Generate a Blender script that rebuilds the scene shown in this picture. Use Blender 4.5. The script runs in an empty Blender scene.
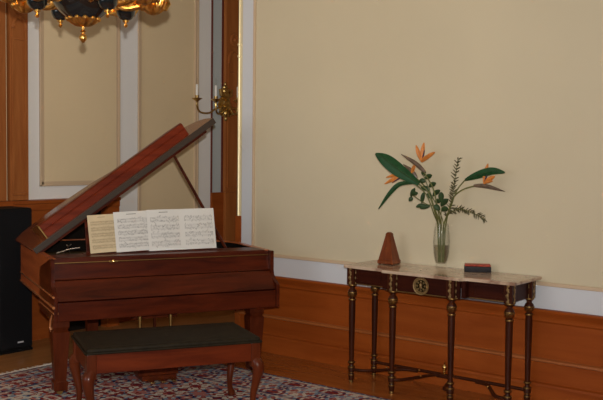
import bpy, bmesh, math, random
from mathutils import Vector, Matrix
random.seed(7)
S = bpy.context.scene
COL = S.collection
PI = math.pi
R = math.radians

# ------------------------------------------------------------------ helpers
class MB:
    """collects shapes into one bmesh"""
    def __init__(self): self.bm = bmesh.new()
    def _new(self, verts, faces, M=None):
        vs = [self.bm.verts.new((M @ Vector(v)) if M else Vector(v)) for v in verts]
        out = []
        for f in faces:
            try: out.append(self.bm.faces.new([vs[i] for i in f]))
            except ValueError: pass
        return vs
    def box(self, x0, x1, y0, y1, z0, z1, bev=0.0, M=None, seg=2):
        v = [(x, y, z) for x in (x0, x1) for y in (y0, y1) for z in (z0, z1)]
        f = [(0, 1, 3, 2), (4, 6, 7, 5), (0, 4, 5, 1), (2, 3, 7, 6), (0, 2, 6, 4), (1, 5, 7, 3)]
        tmp = bmesh.new()
        vs = [tmp.verts.new(p) for p in v]
        for q in f: tmp.faces.new([vs[i] for i in q])
        if bev > 0:
            bmesh.ops.bevel(tmp, geom=list(tmp.edges), offset=bev, segments=seg, affect='EDGES', profile=.5)
        self._merge(tmp, M)
        return self
    def _merge(self, tmp, M=None):
        tmp.verts.index_update()
        vs = [self.bm.verts.new((M @ v.co) if M else v.co) for v in tmp.verts]
        for fc in tmp.faces:
            try: self.bm.faces.new([vs[v.index] for v in fc.verts])
            except ValueError: pass
        tmp.free()
    def prism(self, poly, z0, z1, bev=0.0, M=None):
        """poly in xy extruded z0..z1"""
        n = len(poly)
        tmp = bmesh.new()
        a = [tmp.verts.new((p[0], p[1], z0)) for p in poly]
        b = [tmp.verts.new((p[0], p[1], z1)) for p in poly]
        tmp.faces.new(a[::-1]); tmp.faces.new(b)
        for i in range(n):
            tmp.faces.new([a[i], a[(i+1) % n], b[(i+1) % n], b[i]])
        if bev > 0:
            es = [e for e in tmp.edges if abs(e.verts[0].co.z - e.verts[1].co.z) < 1e-6]
            bmesh.ops.bevel(tmp, geom=es, offset=bev, segments=2, affect='EDGES', profile=.5)
        self._merge(tmp, M)
        return self
    def prism_x(self, poly, x0, x1, bev=0.0, M=None):
        """poly in (y,z) extruded along x"""
        T = Matrix(((0, 0, 1, 0), (1, 0, 0, 0), (0, 1, 0, 0), (0, 0, 0, 1)))
        return self.prism(poly, x0, x1, bev, (M @ T) if M else T)
    def lathe(self, prof, n=24, M=None, lobes=0, amp=0.0):
        """prof: list of (r,z)"""
        verts, faces = [], []
        for r, z in prof:
            for k in range(n):
                a = 2*PI*k/n
                rr = r*(1+amp*math.cos(lobes*a)) if lobes else r
                verts.append((rr*math.cos(a), rr*math.sin(a), z))
        m = len(prof)
        for i in range(m-1):
            for k in range(n):
                faces.append((i*n+k, i*n+(k+1) % n, (i+1)*n+(k+1) % n, (i+1)*n+k))
        if prof[0][0] > 1e-5: faces.append(tuple(range(n))[::-1])
        if prof[-1][0] > 1e-5: faces.append(tuple((m-1)*n+k for k in range(n)))
        self._new(verts, faces, M)
        return self
    def tube(self, pts, rad, n=10, M=None, flat=1.0):
        """tube along points; rad number or list; flat scales the section's second axis"""
        P = [Vector(p) for p in pts]
        m = len(P)
        rads = rad if isinstance(rad, (list, tuple)) else [rad]*m
        verts, faces = [], []
        up = None
        for i, p in enumerate(P):
            t = (P[min(i+1, m-1)] - P[max(i-1, 0)]).normalized()
            if up is None:
                up = Vector((0, 0, 1)) if abs(t.z) < .9 else Vector((1, 0, 0))
            s = t.cross(up).normalized()
            b = s.cross(t).normalized()
            up = b
            for k in range(n):
                a = 2*PI*k/n
                verts.append(p + s*(rads[i]*math.cos(a)) + b*(rads[i]*flat*math.sin(a)))
        for i in range(m-1):
            for k in range(n):
                faces.append((i*n+k, i*n+(k+1) % n, (i+1)*n+(k+1) % n, (i+1)*n+k))
        faces.append(tuple(range(n))[::-1]); faces.append(tuple((m-1)*n+k for k in range(n)))
        self._new(verts, faces, M)
        return self
    def loft(self, rings, M=None, cap=True):
        n = len(rings[0]); verts = [p for r in rings for p in r]; faces = []
        for i in range(len(rings)-1):
            for k in range(n):
                faces.append((i*n+k, i*n+(k+1) % n, (i+1)*n+(k+1) % n, (i+1)*n+k))
        if cap:
            faces.append(tuple(range(n))[::-1]); faces.append(tuple((len(rings)-1)*n+k for k in range(n)))
        self._new(verts, faces, M)
        return self
    def ball(self, c, r, sx=1, sy=1, sz=1, n=16, M=None):
        pr = [(max(1e-6, r*math.sin(PI*i/10)), -r*math.cos(PI*i/10)) for i in range(11)]
        T = Matrix.Translation(c) @ Matrix.Diagonal((sx, sy, sz, 1))
        return self.lathe(pr, n, (M @ T) if M else T)
    def strip(self, outer, inner, z0, z1, closed=False):
        """wall between two polylines"""
        n = len(outer); verts = []
        for o, i in zip(outer, inner):
            verts += [(o[0], o[1], z0), (o[0], o[1], z1), (i[0], i[1], z1), (i[0], i[1], z0)]
        faces = []
        for k in range(n-1):
            a, b = 4*k, 4*(k+1)
            for j in range(4):
                faces.append((a+j, a+(j+1) % 4, b+(j+1) % 4, b+j))
        faces.append((3, 2, 1, 0)); e = 4*(n-1); faces.append((e, e+1, e+2, e+3))
        self._new(verts, faces)
        return self
    def done(self, name, mat, parent=None, smooth=35):
        bmesh.ops.remove_doubles(self.bm, verts=self.bm.verts, dist=1e-6)
        bmesh.ops.recalc_face_normals(self.bm, faces=self.bm.faces)
        me = bpy.data.meshes.new(name)
        self.bm.to_mesh(me); self.bm.free()
        if smooth:
            for p in me.polygons: p.use_smooth = True
            me.set_sharp_from_angle(angle=R(smooth))
        me.materials.append(mat)
        o = bpy.data.objects.new(name, me); COL.objects.link(o)
        if smooth:
            wn = o.modifiers.new('weighted_normals', 'WEIGHTED_NORMAL'); wn.keep_sharp = True; wn.weight = 100
        if parent: o.parent = parent
        return o

def thing(name, label, cat, loc=(0, 0, 0), rz=0.0, group=None):
    o = bpy.data.objects.new(name, None); COL.objects.link(o)
    o.empty_display_size = .1
    o.location = loc; o.rotation_euler = (0, 0, rz)
    o['label'] = label; o['category'] = cat
    if group: o['group'] = group
    return o
def tag(o, label, cat, group=None):
    o['label'] = label; o['category'] = cat
    if group: o['group'] = group
    return o
def struct(o):
    o['kind'] = 'structure'; return o

def bez(pts, n=16):
    """smooth Catmull-Rom through points"""
    P = [Vector(p) for p in pts]; out = []
    Q = [P[0]*2-P[1]] + P + [P[-1]*2-P[-2]]
    seg = max(2, n//(len(P)-1))
    for i in range(len(P)-1):
        a, b, c, d = Q[i:i+4]
        for k in range(seg):
            t = k/seg
            out.append(.5*((2*b)+(c-a)*t+(2*a-5*b+4*c-d)*t*t+(3*b-a-3*c+d)*t**3))
    out.append(P[-1])
    return out

# ------------------------------------------------------------------ camera
F_PX, PITCH, ROLL, YAW, EYE = 910.0, R(3.04), R(-.64), R(38.6), 1.70
fw = Vector((-math.sin(YAW)*math.cos(PITCH), math.cos(YAW)*math.cos(PITCH), -math.sin(PITCH)))
r0 = Vector((math.cos(YAW), math.sin(YAW), 0)); d0 = fw.cross(r0)
rt = r0*math.cos(ROLL) + d0*math.sin(ROLL); dn = -r0*math.sin(ROLL) + d0*math.cos(ROLL)
CAM = Vector((0, 0, EYE))
cd = bpy.data.cameras.new('camera'); cam = bpy.data.objects.new('camera', cd); COL.objects.link(cam)
cd.sensor_width = 36; cd.lens = 36*F_PX/603; cd.clip_start = .05; cd.clip_end = 100
cam.matrix_world = Matrix(((rt.x, -dn.x, -fw.x, 0), (rt.y, -dn.y, -fw.y, 0), (rt.z, -dn.z, -fw.z, EYE), (0, 0, 0, 1)))
S.camera = cam
def ray(px, py): return rt*((px-301.5)/F_PX) + dn*((py-200)/F_PX) + fw
def at_y(px, py, Y):
    d = ray(px, py); return CAM + d*(Y/d.y)
def at_x(px, py, X):
    d = ray(px, py); return CAM + d*(X/d.x)
def at_z(px, py, z):
    d = ray(px, py); return CAM + d*((z-EYE)/d.z)

# ------------------------------------------------------------------ materials
def nodes_of(name):
    m = bpy.data.materials.new(name); m.use_nodes = True
    nt = m.node_tree; b = nt.nodes['Principled BSDF']
    return m, nt, b
def plain(name, col, rough=.5, metal=0.0, coat=0.0, spec=.5, var=.0, scale=8.0):
    m, nt, b = nodes_of(name)
    b.inputs['Roughness'].default_value = rough
    b.inputs['Metallic'].default_value = metal
    b.inputs['Coat Weight'].default_value = coat
    b.inputs['Coat Roughness'].default_value = .08
    b.inputs['Specular IOR Level'].default_value = spec
    if var > 0:
        tc = nt.nodes.new('ShaderNodeTexCoord'); no = nt.nodes.new('ShaderNodeTexNoise')
        no.inputs['Scale'].default_value = scale; no.inputs['Detail'].default_value = 5
        rp = nt.nodes.new('ShaderNodeValToRGB')
        rp.color_ramp.elements[0].position = .3; rp.color_ramp.elements[1].position = .7
        rp.color_ramp.elements[0].color = (*[c*(1-var) for c in col], 1)
        rp.color_ramp.elements[1].color = (*[min(1, c*(1+var)) for c in col], 1)
        nt.links.new(tc.outputs['Object'], no.inputs['Vector']); nt.links.new(no.outputs['Fac'], rp.inputs['Fac'])
        nt.links.new(rp.outputs['Color'], b.inputs['Base Color'])
    else:
        b.inputs['Base Color'].default_value = (*col, 1)
    return m
def wood(name, dark, light, axis='X', scale=6.0, rough=.3, coat=.3, stretch=12.0, spec=.3, bias=.5):
    m, nt, b = nodes_of(name)
    tc = nt.nodes.new('ShaderNodeTexCoord'); mp = nt.nodes.new('ShaderNodeMapping')
    sc = [stretch]*3; sc['XYZ'.index(axis)] = 1.0
    mp.inputs['Scale'].default_value = sc
    n1 = nt.nodes.new('ShaderNodeTexNoise'); n1.inputs['Scale'].default_value = scale*.35
    n1.inputs['Detail'].default_value = 8; n1.inputs['Roughness'].default_value = .65; n1.inputs['Distortion'].default_value = .6
    rp = nt.nodes.new('ShaderNodeValToRGB')
    rp.color_ramp.elements[0].position = bias-.2; rp.color_ramp.elements[1].position = bias+.22
    rp.color_ramp.elements[0].color = (*dark, 1); rp.color_ramp.elements[1].color = (*light, 1)
    nt.links.new(tc.outputs['Object'], mp.inputs['Vector']); nt.links.new(mp.outputs['Vector'], n1.inputs['Vector'])
    nt.links.new(n1.outputs['Fac'], rp.inputs['Fac']); nt.links.new(rp.outputs['Color'], b.inputs['Base Color'])
    b.inputs['Roughness'].default_value = rough; b.inputs['Specular IOR Level'].default_value = spec
    b.inputs['Coat Weight'].default_value = coat; b.inputs['Coat Roughness'].default_value = .06; b.inputs['Coat IOR'].default_value = 1.4
    return m

M = {}
M['cream'] = plain('cream_wall_paint', (.615, .535, .372), .62, var=.02, scale=1.5)
M['tan'] = plain('tan_wall_fabric', (.75, .60, .38), .55, var=.02, scale=1.5)
M['white'] = plain('cool_white_trim_paint', (.63, .65, .68), .55)
M['white_left'] = plain('pale_grey_trim_paint', (.83, .82, .80), .5)
M['pink'] = plain('pinkish_beige_moulding', (.60, .45, .30), .5)
M['glass_blue'] = plain('pale_blue_grey_panel', (.50, .56, .58), .3)
M['dado'] = wood('orange_brown_dado_wood', (.24, .048, .007), (.34, .078, .012), 'X', 3.0, .45, .0, 10, spec=.10)
M['dado_light'] = wood('ledge_highlight_wood', (.30, .085, .020), (.42, .14, .04), 'X', 3.0, .35, .1, 10)  # dado wood made lighter: the highlight along the ledge is in the colour
M['dado_y'] = wood('left_wall_dado_wood', (.22, .048, .009), (.34, .085, .016), 'Y', 3.0, .45, .0, 10, spec=.12)
M['pilaster'] = wood('pilaster_wood', (.27, .080, .019), (.43, .150, .040), 'Z', 3.0, .42, .1, 10, spec=.15)
M['dark_line'] = plain('dark_red_wood_edge', (.12, .02, .01), .4)
M['floor'] = wood('red_brown_floor_boards', (.26, .065, .014), (.40, .13, .03), 'X', 4.0, .22, .35, 9)
M['floor_pale'] = wood('yellow_brown_floor_strip', (.30, .12, .035), (.48, .22, .075), 'Y', 4.0, .3, .2, 9)
M['black_panel'] = plain('flat_black_board', (.012, .009, .007), .8, spec=.1)
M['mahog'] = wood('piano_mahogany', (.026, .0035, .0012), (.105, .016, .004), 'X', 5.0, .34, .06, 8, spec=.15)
M['mahog_y'] = wood('piano_mahogany_lit_side', (.27, .060, .014), (.52, .14, .038), 'Y', 5.0, .30, .25, 8)  # same piano wood, window light on the side put into a brighter colour
M['moulding'] = wood('polished_mahogany_highlight', (.34, .11, .035), (.55, .21, .075), 'Y', 5.0, .12, 1.0, 8, spec=1.0)  # glossy rails; their bright highlight is also put into the lighter colour
M['mahog_z'] = wood('mahogany_leg', (.045, .007, .002), (.11, .020, .005), 'Z', 6.0, .35, .06, 8, spec=.15)
M['lid_top'] = wood('red_lid_veneer', (.10, .012, .003), (.22, .030, .008), 'X', 4.0, .40, .05, 10, spec=.15)
M['lid_rim'] = wood('brown_lid_veneer', (.15, .035, .012), (.26, .070, .025), 'X', 4.0, .22, .3, 8)
M['edge'] = plain('lid_edge_grey_brown', (.05, .034, .024), .4, coat=.0, spec=.25)
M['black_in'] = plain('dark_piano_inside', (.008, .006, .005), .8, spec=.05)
M['plate'] = plain('dull_gilt_iron_plate', (.10, .06, .02), .45, .7)
M['brass'] = plain('polished_brass', (.75, .48, .17), .25, 1.0)
M['brass_dull'] = plain('old_brass', (.30, .18, .06), .42, 1.0)
M['bronze'] = plain('gilt_bronze_relief', (.26, .165, .065), .45, .55, var=.3, scale=60)
M['gold'] = plain('gilt_bronze', (.80, .42, .10), .28, 1.0, var=.35, scale=40)
M['sconce_gold'] = plain('antique_gilt', (.58, .40, .15), .30, 1.0, var=.4, scale=40)
M['gilt_edge'] = plain('bright_gilt_bead', (1.0, .88, .55), .42, .6)
M['steel'] = plain('steel_fittings', (.45, .42, .4), .3, 1.0)
M['black_gloss'] = plain('black_lacquer', (.006, .008, .008), .08, coat=.5)
M['black_matt'] = plain('black_speaker_vinyl', (.006, .006, .006), .6, spec=.15)
M['grille'] = plain('black_speaker_cloth', (.006, .006, .007), .9, spec=.2)
M['logo'] = plain('pale_badge', (.6, .6, .62), .4)
M['leather'] = plain('dark_olive_leather', (.016, .011, .005), .6, spec=.15, var=.3, scale=30)
M['bench_wood'] = wood('bench_mahogany', (.070, .009, .002), (.155, .024, .005), 'X', 5.0, .38, .05, 9, spec=.15)
M['bench_leg'] = wood('bench_leg_wood', (.060, .010, .003), (.13, .025, .006), 'Z', 5.0, .28, .2, 6, spec=.2)
M['paper'] = plain('white_music_paper', (.66, .64, .60), .8)
M['paper_old'] = plain('yellowed_music_paper', (.60, .48, .30), .8, var=.06, scale=10)
M['ink'] = plain('printed_ink', (.13, .12, .115), .8)
M['ink_pale'] = plain('thin_printed_lines', (.45, .43, .41), .8)
M['ink_brown'] = plain('thin_brown_printed_lines', (.36, .27, .16), .8)
M['table_wood'] = wood('dark_console_mahogany', (.018, .003, .0015), (.050, .009, .003), 'X', 6.0, .4, .0, 8, spec=.12)
M['table_leg'] = wood('console_leg_wood', (.024, .005, .002), (.062, .014, .004), 'Z', 6.0, .38, .05, 8, spec=.15)
M['metro'] = wood('metronome_wood', (.10, .020, .005), (.23, .055, .014), 'Z', 8.0, .4, .05, 8, spec=.15)
M['box_black'] = plain('black_box_lacquer', (.008, .006, .008), .45, spec=.15)
M['box_red'] = plain('red_lacquer_lid', (.36, .05, .028), .5, spec=.15, var=.35, scale=50)
M['leaf'] = plain('deep_green_leaf', (.012, .060, .018), .4, spec=.25, var=.25, scale=25)
M['leaf_pale'] = plain('grey_green_leaf', (.028, .055, .018), .45, spec=.25, var=.25, scale=25)
M['stem'] = plain('green_stem', (.12, .125, .028), .45, var=.2, scale=30)
M['sprig'] = plain('olive_needles', (.080, .075, .028), .6, var=.25, scale=40)
M['spathe'] = plain('purple_green_spathe', (.13, .085, .055), .42, var=.45, scale=30)
M['petal'] = plain('orange_petal', (.60, .20, .035), .5, var=.25, scale=40)
M['petal_blue'] = plain('dark_blue_tongue', (.05, .03, .06), .5)
M['candle'] = plain('ivory_candle_sleeve', (.80, .79, .74), .45)
M['fringe'] = plain('off_white_fringe', (.62, .56, .48), .9)
M['wall_plain'] = plain('plain_ceiling_paint', (.70, .66, .58), .8)

def marble():
    m, nt, b = nodes_of('beige_marble')
    tc = nt.nodes.new('ShaderNodeTexCoord')
    n1 = nt.nodes.new('ShaderNodeTexNoise'); n1.inputs['Scale'].default_value = 5; n1.inputs['Detail'].default_value = 9; n1.inputs['Distortion'].default_value = 1.6
    rp = nt.nodes.new('ShaderNodeValToRGB'); e = rp.color_ramp.elements
    e[0].position = .32; e[0].color = (.26, .15, .10, 1); e[1].position = .62; e[1].color = (.56, .42, .30, 1)
    x = e.new(.44); x.color = (.47, .33, .23, 1)
    nt.links.new(tc.outputs['Object'], n1.inputs['Vector']); nt.links.new(n1.outputs['Fac'], rp.inputs['Fac'])
    nt.links.new(rp.outputs['Color'], b.inputs['Base Color'])
    b.inputs['Roughness'].default_value = .09
    b.inputs['Specular IOR Level'].default_value = .7
    return m
M['marble'] = marble()

def thin_glass(name, tint, ior):
    """clear thin glass: lets light straight through, mirrors more towards the rim"""
    m = bpy.data.materials.new(name); m.use_nodes = True
    nt = m.node_tree; nt.nodes.remove(nt.nodes['Principled BSDF']); out = nt.nodes['Material Output']
    tr = nt.nodes.new('ShaderNodeBsdfTransparent'); tr.inputs[0].default_value = (*tint, 1)
    gl = nt.nodes.new('ShaderNodeBsdfGlossy'); gl.inputs['Roughness'].default_value = .03
    lw = nt.nodes.new('ShaderNodeLayerWeight'); lw.inputs[0].default_value = .5
    pw = nt.nodes.new('ShaderNodeMath'); pw.operation = 'POWER'; pw.inputs[1].default_value = 3.0
    fr = nt.nodes.new('ShaderNodeMath'); fr.operation = 'MULTIPLY_ADD'; fr.inputs[1].default_value = .55*(ior-1)/.45; fr.inputs[2].default_value = .03
    nt.links.new(lw.outputs['Facing'], pw.inputs[0]); nt.links.new(pw.outputs[0], fr.inputs[0])
    mx = nt.nodes.new('ShaderNodeMixShader')
    nt.links.new(fr.outputs[0], mx.inputs[0]); nt.links.new(tr.outputs[0], mx.inputs[1]); nt.links.new(gl.outputs[0], mx.inputs[2])
    nt.links.new(mx.outputs[0], out.inputs[0])
    return m
M['glass'] = thin_glass('clear_vase_glass', (.985, .99, .985), 1.45)
M['water'] = thin_glass('vase_water', (.99, .995, .965), 1.02)

def rug_mat(hx, hy):
    """woven rug: rows of small motifs in a few flat wool colours, with borders at fixed distances from the edge"""
    m, nt, b = nodes_of('oriental_rug_wool')
    L = nt.links.new
    def N(t, **k):
        n = nt.nodes.new(t)
        for a, v in k.items(): setattr(n, a, v)
        return n
    def math_(op, a, c=None):
        n = N('ShaderNodeMath', operation=op)
        for i, s in enumerate((a, c)):
            if s is None: continue
            if isinstance(s, (int, float)): n.inputs[i].default_value = s
            else: L(s, n.inputs[i])
        return n.outputs[0]
    tc = N('ShaderNodeTexCoord'); sep = N('ShaderNodeSeparateXYZ'); L(tc.outputs['Object'], sep.inputs[0])
    dx = math_('SUBTRACT', hx, math_('ABSOLUTE', sep.outputs['X']))
    dy = math_('SUBTRACT', hy, math_('ABSOLUTE', sep.outputs['Y']))
    d = math_('MINIMUM', dx, dy)                     # distance from edge
    # motif colours from voronoi cells
    def ramp(cols, fac):
        rp = N('ShaderNodeValToRGB'); rp.color_ramp.interpolation = 'CONSTANT'
        e = rp.color_ramp.elements
        while len(e) < len(cols): e.new(.5)
        for i, (p, c) in enumerate(cols):
            e[i].position = p; e[i].color = (*c, 1)
        L(fac, rp.inputs[0]); return rp.outputs[0]
    wn = N('ShaderNodeTexNoise'); wn.inputs['Scale'].default_value = 14; wn.inputs['Detail'].default_value = 3
    L(tc.outputs['Object'], wn.inputs['Vector'])
    mix = N('ShaderNodeMix', data_type='RGBA', blend_type='LINEAR_LIGHT'); mix.inputs[0].default_value = .016
    cmb = N('ShaderNodeCombineXYZ')
    L(math_('PINGPONG', sep.outputs['X'], .17), cmb.inputs[0]); L(math_('PINGPONG', sep.outputs['Y'], .125), cmb.inputs[1])
    L(math_('FLOOR', math_('DIVIDE', math_('ADD', sep.outputs['Y'], 20.0), .5)), cmb.inputs[2])
    L(cmb.outputs[0], mix.inputs[6]); L(wn.outputs['Color'], mix.inputs[7])
    def vor(scale, sx, sy, feat='F1'):
        mp = N('ShaderNodeMapping'); mp.inputs['Scale'].default_value = (sx, sy, .37)
        L(mix.outputs[2], mp.inputs['Vector'])
        v = N('ShaderNodeTexVoronoi', feature=feat); v.inputs['Scale'].default_value = scale; v.inputs['Randomness'].default_value = .9
        L(mp.outputs[0], v.inputs['Vector']); return v
    NAVY, RED, PINK, CREAM, BLUE, DRED = (.012, .022, .085), (.21, .022, .020), (.40, .15, .13), (.56, .51, .44), (.16, .24, .34), (.10, .014, .014)
    v1 = vor(17, 1, 1.0); s1 = N('ShaderNodeSeparateColor'); L(v1.outputs['Color'], s1.inputs[0])
    field = ramp([(0, CREAM), (.20, NAVY), (.38, PINK), (.50, RED), (.66, BLUE), (.84, CREAM)], s1.outputs[0])
    v2 = vor(38, 1, 1.0); s2 = N('ShaderNodeSeparateColor'); L(v2.outputs['Color'], s2.inputs[0])
    fine = ramp([(0, RED), (.20, CREAM), (.40, NAVY), (.58, PINK), (.74, BLUE), (.86, CREAM)], s2.outputs[1])
    edge = math_('GREATER_THAN', v1.outputs['Distance'], .36)
    m1 = N('ShaderNodeMix', data_type='RGBA'); L(edge, m1.inputs[0]); L(field, m1.inputs[6]); L(fine, m1.inputs[7])
    # border bands
    band = ramp([(0, NAVY), (.03, CREAM), (.055, RED), (.16, BLUE), (.20, PINK), (.40, NAVY), (.44, CREAM)], math_('MULTIPLY', d, 1.0))
    bmask = N('ShaderNodeValToRGB'); bmask.color_ramp.interpolation = 'CONSTANT'
    e = bmask.color_ramp.elements; e[0].position = 0; e[0].color = (1, 1, 1, 1); e[1].position = .055; e[1].color = (.25,)*3+(1,)
    for p, c in ((.155, 1.), (.20, .2), (.40, 1.), (.46, 0.)):
        x = e.new(p); x.color = (c, c, c, 1)
    L(d, bmask.inputs[0])
    m2 = N('ShaderNodeMix', data_type='RGBA'); L(math_('MULTIPLY', bmask.outputs[0], .55), m2.inputs[0]); L(m1.outputs[2], m2.inputs[6]); L(band, m2.inputs[7])
    # weave variation
    wv = N('ShaderNodeTexNoise'); wv.inputs['Scale'].default_value = 90; L(tc.outputs['Object'], wv.inputs['Vector'])
    m3 = N('ShaderNodeMix', data_type='RGBA', blend_type='OVERLAY'); m3.inputs[0].default_value = .5
    L(m2.outputs[2], m3.inputs[6]); L(wv.outputs['Fac'], m3.inputs[7])
    L(m3.outputs[2], b.inputs['Base Color'])
    b.inputs['Roughness'].default_value = .95; b.inputs['Specular IOR Level'].default_value = .1
    return m

# ------------------------------------------------------------------ room
YW = 5.82          # right wall face
XE = -5.335        # outer corner where the right wall ends
XL = -6.95         # left wall face
YB = 8.0           # back of the alcove
CEIL = 3.9
struct(MB().box(-7.3, 3.0, -2.5, 8.3, -.1, 0).done('floor', M['floor']))
struct(MB().box(XL, -5.70, 1.5, YB, 0, .0015).done('trim_16', M['floor_pale']))  # thin strip of lighter floor added along the left wall
struct(MB().box(-7.3, 3.0, -2.5, 8.3, CEIL, CEIL+.1).done('ceiling', M['wall_plain']))
struct(MB().box(XE, 3.0, YW, YW+.25, 0, CEIL).done('wall_right', M['cream']))
struct(MB().box(XL-.2, XL, 1.5, YB+.2, 0, CEIL).done('wall_left', M['tan']))
struct(MB().box(XL, XE+.25, YB, YB+.2, 0, CEIL).done('wall_back', M['tan']))
struct(MB().box(XE, XE+.25, YW+.25, YB, 0, CEIL).done('wall_alcove', M['tan']))

# right wall: white frame boards round the cream field
t = MB()
t.box(XE+.035, XE+.165, YW-.012, YW, .655, CEIL-.1, .003)
t.box(XE+.165, 2.9, YW-.012, YW, .655, .815, .003)
struct(t.done('trim_1', M['white']))
t = MB()
t.box(XE+.155, 2.9, YW-.022, YW, .812, .838, .006)
t.box(XE+.160, XE+.182, YW-.022, YW, .838, CEIL-.1, .006)
struct(t.done('trim_2', M['pink']))
# right dado: cap, panel boards, ledges, skirting
D0, D1 = XE+.0, 2.9
t = MB()
t.prism_x([(YW, .655), (YW-.050, .655), (YW-.055, .648), (YW-.055, .635), (YW-.040, .612), (YW-.030, .595), (YW-.030, .575), (YW-.020, .562), (YW, .562)], D0, D1)
struct(t.done('trim_3', M['dado']))
t = MB(); t.box(D0, D1, YW-.016, YW, .137, .562, 0)
struct(t.done('trim_4', M['dado']))
t = MB(); t.prism_x([(YW-.016, .322), (YW-.040, .314), (YW-.040, .300), (YW-.016, .290)], D0, D1)
struct(t.done('trim_5', M['dado_light']))
t = MB(); t.box(D0, D1, YW-.030, YW, 0, .130, 0)
t.prism_x([(YW-.016, .155), (YW-.036, .146), (YW-.040, .130), (YW-.016, .125)], D0, D1)
struct(t.done('baseboard_right', M['dado']))
# outer corner: wood post low, gilded bead above
t = MB(); t.box(XE-.03, XE+.035, YW-.02, YW+.25, 0, 1.14, .004)
struct(t.done('trim_6', M['dado_y']))
t = MB()
t.lathe([(.013, 1.14), (.013, 2.50), (.018, 2.505), (.018, 2.52), (.013, 2.525), (.013, 2.60), (.018, 2.605), (.018, 2.62), (.010, 2.625), (.010, CEIL-.1)], 20, Matrix.Translation((XE-.006, YW-.004, 0)))
struct(t.done('trim_7', M['gilt_edge']))

# left wall: tall wooden surround, low dado, white frames, inset tan panels with mouldings, two pilasters
t = MB()
DX = .12
t.box(XL, XL+DX, 4.575, 4.96, 0, 1.18); t.box(XL, XL+DX, 5.60, 5.745, 0, 1.18)
t.box(XL, XL+DX, 4.575, 5.745, 1.165, 1.215)
t.box(XL, XL+DX+.02, 4.575, 5.75, 1.215, 1.245, .006); t.box(XL, XL+DX+.01, 4.575, 5.747, 1.155, 1.215, .006)
t.box(XL, XL+DX, 3.0, 4.575, 0, 1.245)
struct(t.done('trim_8', M['dado_y']))
struct(MB().box(XL, XL+.02, 4.96, 5.60, 0, 1.165).done('trim_17', M['black_panel']))  # flat black panel added for the dark space between the jambs
t = MB()
t.box(XL, XL+.020, 5.745, YB, .12, .58); t.box(XL, XL+.045, 5.745, YB, .575, .655, .006)
t.box(XL, XL+.034, 5.745, YB, .30, .325, .006)
t.box(XL, XL+.040, 7.10, YB, .655, 1.245, .006)
struct(t.done('trim_18', M['dado_y']))
struct(MB().box(XL, XL+.035, 5.745, YB, 0, .14, .006).done('baseboard_left', M['dado_y']))
t = MB()
def vboard(y0, y1, z0=1.245, z1=CEIL-.05, d=.016): t.box(XL, XL+d, y0, y1, z0, z1, .003)
vboard(4.785, 4.915); vboard(5.745, 6.065, .655); vboard(6.905, 7.098, .655)
t.box(XL, XL+.0162, 4.915, 5.835, 1.245, 1.362, .003)
t.box(XL, XL+.016, 6.065, 6.905, .655, .82, .003)
struct(t.done('trim_9', M['white_left']))
t = MB()
for a, bb, zz in ((4.915, 5.835, 1.362), (6.065, 6.905, .82)):
    for w, dep in ((.045, .022), (.018, .030)):
        t.box(XL, XL+dep, a, a+w, zz, CEIL-.05, .005)
        t.box(XL, XL+dep, bb-w, bb, zz, CEIL-.05, .005)
        t.box(XL, XL+dep, a, bb, zz, zz+w, .005)
t.box(XL, XL+.020, 4.96, 5.79, 1.362, CEIL-.05)
struct(t.done('trim_10', M['pink']))
struct(MB().box(XL, XL+.0215, 4.962, 5.788, 1.405, CEIL-.05).done('trim_19', M['tan']))
# narrow pale panel and its dark edges beside the alcove pilaster
t = MB(); t.box(XL, XL+.014, 7.115, 7.275, 1.245, CEIL-.05)
struct(t.done('trim_11', M['glass_blue']))
t = MB(); t.box(XL, XL+.030, 7.098, 7.116, 1.245, CEIL-.05, .006); t.box(XL, XL+.020, 7.262, 7.295, 1.245, CEIL-.05, .006)
struct(t.done('trim_12', M['dark_line']))
def pilaster(y0, y1, n, archz):
    t = MB()
    t.box(XL, XL+.055, y0, y1, 1.245, CEIL-.05, .006)
    t.box(XL, XL+.075, y0-.01, y1+.01, 0, 1.245, .008)
    c = (y0+y1)/2; w = (y1-y0)
    for s in (-1, 1):
        t.box(XL+.05, XL+.066, c+s*w*.36-.012, c+s*w*.36+.012, 1.30, archz, .005)
    t.box(XL+.05, XL+.066, c-w*.36, c+w*.36, 1.29, 1.315, .005)
    pts = [(XL+.058, c+w*.36*math.cos(PI*k/12), archz+w*.5*math.sin(PI*k/12)) for k in range(13)]
    t.tube(pts, .018, 8)
    ring = [(XL+.058, c+w*.22*math.cos(2*PI*k/16), archz+w*.95+w*.22*math.sin(2*PI*k/16)) for k in range(17)]
    t.tube(ring, .016, 8)
    t.ball((XL+.058, c, archz+w*.95), .02)
    t.box(XL+.05, XL+.064, c-w*.4, c+w*.4, archz-.10, archz-.085, .004)
    return struct(t.done('trim_%d' % n, M['pilaster']))
pilaster(4.59, 4.775, 13, 2.74)
pilaster(7.29, 7.56, 14, 2.66)
t = MB(); t.box(XL, XL+.03, 4.20, 4.57, 1.245, CEIL-.05, .006); t.box(XL, XL+.045, 4.44, 4.56, 1.245, CEIL-.05, .006)
struct(t.done('trim_15', M['pilaster']))

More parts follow.
